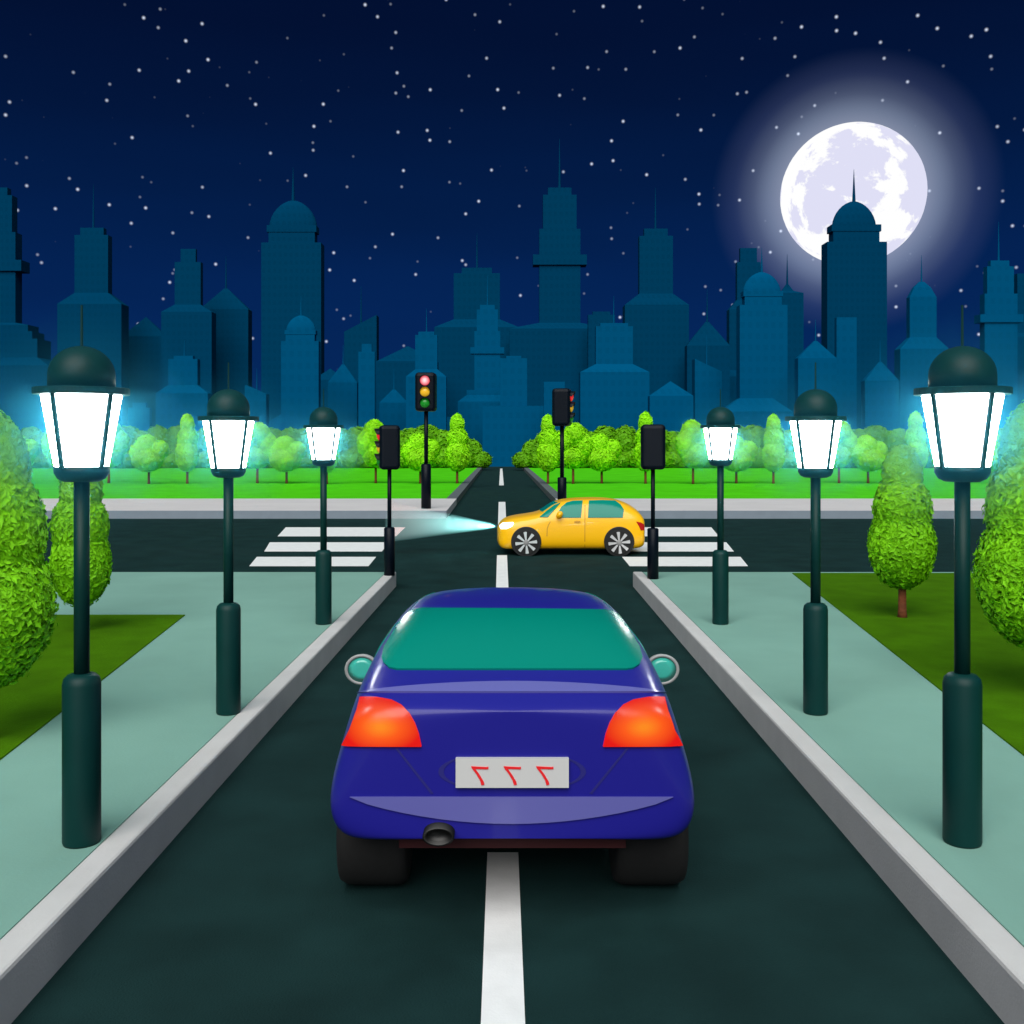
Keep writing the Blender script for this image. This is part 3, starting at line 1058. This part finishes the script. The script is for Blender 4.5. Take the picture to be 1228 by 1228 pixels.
for sx in (-1, 1):
    a_ = arc(612, 665, 222, 62, 140, 220, 10)
    b_ = arc(612, 665, 206, 62, 220, 140, 10)
    pts = a_ + b_
    if sx > 0:
        pts = [(1224 - x, y) for x, y in pts]
    panel('panel_seam', bc(pts), bvh, .003, M['seam'], blue, grid=8, thick=.006)
plate = panel('number_plate', bc([(443, 621), (781, 621), (781, 709), (443, 709)]), bvh, .024, M['plate'], blue, grid=14, thick=.03, smooth=False)
# the digits read in mirror writing, as in the photograph: three reversed sevens
for k in range(3):
    dx = 97 * k
    pts = [(489, 644), (536, 646.5), (541, 645), (541, 652), (536, 653), (502, 652), (514, 668), (527, 690), (529, 699), (520, 701), (516, 686), (504, 666), (492, 651)]
    panel('digit', bc([(x + dx, y) for x, y in pts]), bvh, .028, M['red_letter'], plate, grid=40, thick=.006, smooth=False)
# exhaust, underbody, wheels, mirrors
ex = at(525.6, 1004, 5.13)
bm = bmesh.new()
for a_, b_, r_ in ((0, .30, 1.0),):
    add_lathe(bm, [(.0, .03), (.060, .03), (.064, 0), (.080, .0), (.080, .4), (.060, .4)], 24)
    bmesh.ops.rotate(bm, verts=bm.verts, matrix=Matrix.Rotation(R(-90), 3, 'X'))
    for v in bm.verts:
        v.co.z *= .58
    bmesh.ops.translate(bm, verts=bm.verts, vec=ex)
link_mesh('exhaust_pipe', bm, M['exhaust'], blue, True)
bm = bmesh.new()
add_box(bm, CX - .60, CX + .60, 5.42, 8.9, .355, .50)
link_mesh('underbody', bm, M['underbody'], blue)


def wheel(parent, c, axis, r, w, spokes=False, hubside=1):
    """tyre lathed about a horizontal axis ('X' or 'Y'), with a rim"""
    rot = Matrix.Rotation(R(90), 3, 'Y') if axis == 'X' else Matrix.Rotation(R(-90 * hubside), 3, 'X')
    bm = bmesh.new()
    hb = w / 2
    add_lathe(bm, [(r * .84, -hb), (r * .93, -hb), (r * .99, -hb + .1 * w), (r, -hb + .22 * w), (r, hb - .22 * w), (r * .99, hb - .1 * w), (r * .93, hb), (r * .84, hb)], 40)
    bmesh.ops.rotate(bm, verts=bm.verts, matrix=rot)
    bmesh.ops.translate(bm, verts=bm.verts, vec=c)
    wh = link_mesh('wheel', bm, M['rubber'], parent, True)
    if spokes:
        bm = bmesh.new()
        for k in range(8):
            an = 2 * math.pi * k / 8 + .1
            ca, sa = math.cos(an), math.sin(an)
            ri, ro = .20 * r, .80 * r
            wi, wo = .052 * r, .125 * r
            q = [(ri, -wi), (ro, -wo), (ro * 1.03, 0), (ro, wo), (ri, wi)]
            add_prism(bm, [(a_ * ca - b_ * sa, a_ * sa + b_ * ca) for a_, b_ in q], hb + .004, hb + .022)
        bmesh.ops.rotate(bm, verts=bm.verts, matrix=rot)
        bmesh.ops.translate(bm, verts=bm.verts, vec=c)
        link_mesh('rim', bm, M['rim'], wh)
        bm = bmesh.new()
        add_lathe(bm, [(.21 * r, hb), (.21 * r, hb + .024), (.17 * r, hb + .032), (0, hb + .034)], 24)
        bmesh.ops.rotate(bm, verts=bm.verts, matrix=rot)
        bmesh.ops.translate(bm, verts=bm.verts, vec=c)
        link_mesh('hub_cap', bm, M['hub'], wh, True)
    else:
        bm = bmesh.new()
        add_lathe(bm, [(r * .83, -hb * .9), (r * .83, hb * .9)], 32)
        bmesh.ops.rotate(bm, verts=bm.verts, matrix=rot)
        bmesh.ops.translate(bm, verts=bm.verts, vec=c)
        link_mesh('rim', bm, M['hub'], wh)
    return wh


YW = 5.86
for x0, x1 in ((412, 490), (735.5, 816.5)):
    X0, X1 = (x0 - VX) * 5.80 / F, (x1 - VX) * 5.80 / F
    for yy in (YW, 8.6):
        wheel(blue, Vector(((X0 + X1) / 2, yy, .33)), 'X', .33, X1 - X0)
for sx in (-1, 1):
    YM = 7.75
    c = at(614 + sx * 180, 803, YM)
    bm = bmesh.new()
    add_lathe(bm, [(.0, .12), (.06, .11), (.105, .07), (.118, 0), (.112, -.008), (.096, -.008), (.096, 0)], 28)
    bmesh.ops.rotate(bm, verts=bm.verts, matrix=Matrix.Rotation(R(-90), 3, 'X'))
    for v in bm.verts:
        v.co.x *= 1.12
    bmesh.ops.translate(bm, verts=bm.verts, vec=c)
    add_rod(bm, c + Vector((0, .03, -.03)), c + Vector((-sx * .34, .05, -.12)), .03, .035)
    mr = link_mesh('side_mirror', bm, M['mirror_rim'], blue, True)
    bm = bmesh.new()
    add_lathe(bm, [(.097, 0), (.05, .004), (0, .005)], 28)
    bmesh.ops.rotate(bm, verts=bm.verts, matrix=Matrix.Rotation(R(90), 3, 'X'))
    for v in bm.verts:
        v.co.x *= 1.12
    bmesh.ops.translate(bm, verts=bm.verts, vec=c + Vector((0, -.001, 0)))
    link_mesh('mirror_glass', bm, M['mirror_face'], mr, True)


def side_ray(sx):
    def f(a_, b_):
        return Vector((CX + sx * 5, a_, b_)), Vector((-sx, 0, 0))
    f.far = 4.0
    return f


for sx in (-1, 1):
    panel('side_window', [(6.15, 1.12), (7.05, 1.10), (7.05, 1.41), (6.55, 1.40), (6.3, 1.28)], bvh, .006, M['glass'], blue, ray=side_ray(sx), grid=.15)
    panel('side_window', [(7.15, 1.10), (8.1, 1.09), (7.75, 1.36), (7.5, 1.40), (7.15, 1.41)], bvh, .006, M['glass'], blue, ray=side_ray(sx), grid=.15)

# yellow car, side on
YY = F * H / (667 - VY) + .02
uy = YY / F
HWY = .74
yc = Vector(((686 - VX) * uy, YY + HWY, 0))
yel = thing('hatchback_car', 'yellow hatchback crossing the junction with its headlight on', 'car', yc)
x0y = (597.2 - VX) * uy


def yst(px, zb, w, zbelt, wt, zt):
    zs = zb + (zbelt - zb) * .45
    return (px, [(0, zb), (w * .70, zb), (w * .955, zb + .05), (w * 1.0, zs), (w * .97, zbelt), (wt, zt - .06 if zt - zbelt > .2 else zbelt + (zt - zbelt) * .6), (wt * .7, zt - .012), (0, zt)])


YS = [yst(-1.5, .30, .46, .52, .38, .56), yst(1.5, .16, .60, .58, .50, .70), yst(8, .12, .70, .64, .58, .80), yst(20, .12, .74, .70, .62, .855), yst(46, .12, .745, .78, .64, .915),
      yst(55, .12, .745, .84, .62, .985), yst(66, .12, .745, .865, .59, 1.145), yst(77, .12, .745, .87, .57, 1.215), yst(92, .12, .745, .875, .57, 1.25), yst(115, .12, .745, .88, .57, 1.265),
      yst(136, .12, .745, .885, .57, 1.255), yst(151, .12, .745, .89, .57, 1.20), yst(166, .13, .74, .88, .56, 1.07), yst(175, .16, .70, .84, .54, .90), yst(178.5, .26, .62, .70, .45, .76)]
bm = car_body(YS, lambda x, s, z: (x0y + s * uy, yc.y - x, z))
ybvh = BVHTree.FromBMesh(bm)
link_mesh('body', bm, M['yellow_paint'], yel, True)


def yx(pts):
    return [(560 + x / 4.723, 570 + y / 4.723) for x, y in pts]


def mir(v):
    return Vector((v.x, 2 * yc.y - v.y, v.z))


panel('front_side_window', yx([(540, 240), (515, 212), (535, 180), (565, 156), (600, 147), (655, 145), (645, 240)]), ybvh, .016, M['glass'], yel, grid=2, thick=.024, mirror=mir)
panel('rear_side_window', yx([(690, 145), (770, 143), (838, 146), (868, 166), (888, 195), (882, 240), (685, 240)]), ybvh, .016, M['glass'], yel, grid=2, thick=.024, mirror=mir)


def front_ray(a_, b_):
    return Vector((yc.x - 6, a_, b_)), Vector((1, 0, -.0))


front_ray.far = 4.8
panel('windscreen', [(yc.y - .46, .96), (yc.y + .46, .96), (yc.y + .42, 1.16), (yc.y - .42, 1.16)], ybvh, .012, M['glass'], yel, ray=front_ray, grid=.05)
panel('windscreen_edge', yx([(412, 238), (450, 206), (495, 172), (530, 158), (512, 178), (488, 205), (458, 238)]), ybvh, .018, M['glass'], yel, grid=2, thick=.024, mirror=mir)
hl = panel('headlight', yx([(186, 285), (205, 270), (262, 267), (266, 275), (255, 290), (225, 304), (192, 304)]), ybvh, .012, M['headlight'], yel, grid=3, thick=.02, mirror=mir)
panel('tail_light', yx([(958, 262), (985, 268), (1001, 278), (1004, 312), (984, 312), (974, 290)]), ybvh, .010, M['tail_dim'], yel, grid=3, thick=.02, mirror=mir)
panel('door_handle', yx([(606, 262), (618, 257), (640, 258), (644, 265), (634, 270), (612, 269)]), ybvh, .018, M['yellow_seam'], yel, grid=4, thick=.024)
panel('door_seam', yx([(666, 142), (671, 142), (670, 408), (665, 408)]), ybvh, .003, M['yellow_seam'], yel, grid=6, thick=.006, mirror=mir)
panel('door_seam', yx([(452, 300), (458, 282), (470, 262), (476, 262), (464, 284), (458, 302), (456, 345), (450, 345)]), ybvh, .003, M['yellow_seam'], yel, grid=6, thick=.006, mirror=mir)
panel('door_seam', yx([(420, 411), (780, 407), (780, 411), (420, 416)]), ybvh, .003, M['yellow_seam'], yel, grid=8, thick=.006, mirror=mir)
for sy in (-1, 1):
    bm = bmesh.new()
    bmesh.ops.create_icosphere(bm, subdivisions=3, radius=1)
    mp = at(560 + 524 / 4.723, 570 + 222 / 4.723, YY)
    for v in bm.verts:
        v.co = Vector((mp.x + v.co.x * .075, yc.y + sy * (HWY + .04) + v.co.y * .08, mp.z + v.co.z * .075 + v.co.x * .02))
    o = link_mesh('side_mirror', bm, M['yellow_paint'], yel, True)
for px in (631, 742.5):
    for sy in (-1, 1):
        c = Vector(((px - VX) * uy, yc.y + sy * (HWY - .105), .296))
        bm = bmesh.new()                          # dark wheel arch set into the flank
        add_lathe(bm, [(.335, -.02), (.335, .02), (.325, .024)], 40)
        bmesh.ops.rotate(bm, verts=bm.verts, matrix=Matrix.Rotation(R(90) if sy < 0 else R(-90), 3, 'X'))
        bmesh.ops.translate(bm, verts=bm.verts, vec=Vector((c.x, yc.y + sy * (HWY - .012), .315)))
        link_mesh('wheel_arch', bm, M['exhaust'], yel)
        wheel(yel, c, 'Y', .294, .24, True, hubside=1 if sy > 0 else -1)

# ------------------------------------------------------------------ the lit headlamps
hp = at(599, 631, YY + .18)


def spot(name, loc, direction, watts, angle, col, radius=.04):
    l = bpy.data.lights.new(name, 'SPOT')
    l.energy = watts
    l.spot_size = angle
    l.spot_blend = .35
    l.color = col
    l.shadow_soft_size = radius
    o = bpy.data.objects.new(name, l)
    o.location = loc
    o.rotation_euler = Vector(direction).to_track_quat('-Z', 'Y').to_euler()
    COL.objects.link(o)
    return o


bd = Vector((-1, .10, .035))
spot('headlight_lamp', hp + Vector((-.06, 0, 0)), bd, 1500, R(23), (.75, 1, .97))
bm = bmesh.new()
q = bd.normalized()
add_rod(bm, hp + q * .05, hp + q * 2.5, .05, .47, 40)
o = link_mesh('haze', bm, mist_mat('beam_mist', (.22, .82, .84), 1.0), smooth=False)
o['kind'] = 'stuff'
for sx in (-1, 1):
    spot('headlight_lamp', (CX + sx * .6, 9.55, .62), (sx * .02, 1, -.07), 120, R(30), (.5, 1, .95))

# ------------------------------------------------------------------ light
SUN_EL = R(44)   # soft key light added behind the camera, slightly left; not the moon's
sd = Vector((math.cos(SUN_EL) * -.15, math.cos(SUN_EL) * -.989, math.sin(SUN_EL)))
sl = bpy.data.lights.new('sun', 'SUN')
sl.energy = 3.85
sl.angle = R(56)
sl.color = (1.0, .97, .93)
so = bpy.data.objects.new('sun', sl)
so.rotation_euler = sd.to_track_quat('Z', 'Y').to_euler()
COL.objects.link(so)

wd = bpy.data.worlds.new('World')
sc.world = wd
wd.use_nodes = True
nt = wd.node_tree
for n in list(nt.nodes):
    nt.nodes.remove(n)
out = nt.nodes.new('ShaderNodeOutputWorld')
N = nt.nodes.new
L = nt.links.new
tc = N('ShaderNodeTexCoord')
nrm = N('ShaderNodeVectorMath')
nrm.operation = 'NORMALIZE'
L(tc.outputs['Generated'], nrm.inputs[0])
sep = N('ShaderNodeSeparateXYZ')
L(nrm.outputs[0], sep.inputs[0])
ramp = N('ShaderNodeValToRGB')
cr = ramp.color_ramp
cr.elements[0].position = 0
cr.elements[0].color = (.0005, .019, .105, 1)
cr.elements[1].position = 1
cr.elements[1].color = (.10, .22, .25, 1)  # overhead sky brightened as added fill light
for p, c in ((.11, (.0005, .016, .094)), (.235, (.0004, .0098, .056)), (.33, (.0004, .0058, .035)), (.40, (.0004, .0040, .026)), (.52, (.01, .03, .05)), (.75, (.08, .17, .2))):
    e = cr.elements.new(p)
    e.color = (*c, 1)
cl = N('ShaderNodeTexNoise')
cl.inputs['Scale'].default_value = 1.6
cl.inputs['Detail'].default_value = 2
cm = N('ShaderNodeMapping')
cm.inputs['Scale'].default_value = (1, 1, 9)
L(nrm.outputs[0], cm.inputs['Vector'])
L(cm.outputs['Vector'], cl.inputs['Vector'])
cw = N('ShaderNodeMath')
cw.operation = 'MULTIPLY_ADD'
cw.inputs[1].default_value = .10
L(cl.outputs['Fac'], cw.inputs[0])
sh = N('ShaderNodeMath')
sh.operation = 'SUBTRACT'
sh.inputs[1].default_value = .05
L(sep.outputs['Z'], sh.inputs[0])
L(sh.outputs[0], cw.inputs[2])
L(cw.outputs[0], ramp.inputs['Fac'])
# moon halo in the night air
md = (mc - Vector((0, 0, H))).normalized()
dist = N('ShaderNodeVectorMath')
dist.operation = 'DISTANCE'
dist.inputs[1].default_value = md
L(nrm.outputs[0], dist.inputs[0])
hr = N('ShaderNodeValToRGB')
hc = hr.color_ramp
hc.elements[0].position = .062
hc.elements[0].color = (.22, .25, .32, 1)
hc.elements[1].position = .124
hc.elements[1].color = (0, 0, 0, 1)
for p, c in ((.073, (.15, .18, .24)), (.087, (.062, .075, .11)), (.103, (.016, .02, .04))):
    e = hc.elements.new(p)
    e.color = (*c, 1)
L(dist.outputs['Value'], hr.inputs['Fac'])
# stars
vor = N('ShaderNodeTexVoronoi')
vor.inputs['Scale'].default_value = 66
L(nrm.outputs[0], vor.inputs['Vector'])
mr = N('ShaderNodeMapRange')
mr.inputs['From Min'].default_value = .15
mr.inputs['From Max'].default_value = .03
mr.inputs['To Min'].default_value = 0
mr.inputs['To Max'].default_value = 1
L(vor.outputs['Distance'], mr.inputs['Value'])
sq = N('ShaderNodeMath')
sq.operation = 'POWER'
sq.inputs[1].default_value = 2.0
L(mr.outputs[0], sq.inputs[0])
st = N('ShaderNodeVectorMath')
st.operation = 'SCALE'
st.inputs[0].default_value = (.62, .68, .80)
L(sq.outputs[0], st.inputs['Scale'])
add1 = N('ShaderNodeVectorMath')
add2 = N('ShaderNodeVectorMath')
L(ramp.outputs['Color'], add1.inputs[0])
L(hr.outputs['Color'], add1.inputs[1])
L(add1.outputs[0], add2.inputs[0])
L(st.outputs[0], add2.inputs[1])
bg = N('ShaderNodeBackground')
L(add2.outputs[0], bg.inputs['Color'])
sky = N('ShaderNodeTexSky')
sky.sky_type = 'NISHITA'
sky.sun_disc = False
sky.sun_elevation = SUN_EL
sky.sun_rotation = math.atan2(sd.x, sd.y)
tint = N('ShaderNodeMix')
tint.data_type = 'RGBA'
tint.blend_type = 'MULTIPLY'
tint.inputs['Factor'].default_value = 1
tint.inputs['B'].default_value = (.05, .12, .3, 1)
L(sky.outputs[0], tint.inputs['A'])
bg2 = N('ShaderNodeBackground')
bg2.inputs['Strength'].default_value = .004
L(tint.outputs['Result'], bg2.inputs['Color'])
ads = N('ShaderNodeAddShader')
L(bg.outputs[0], ads.inputs[0])
L(bg2.outputs[0], ads.inputs[1])
L(ads.outputs[0], out.inputs['Surface'])

# ------------------------------------------------------------------ render settings
sc.view_settings.view_transform = 'Standard'
sc.view_settings.look = 'None'
sc.view_settings.exposure = 0
sc.view_settings.gamma = 1
sc.render.engine = 'CYCLES'
sc.cycles.use_denoising = True
sc.cycles.max_bounces = 6
sc.cycles.volume_bounces = 0
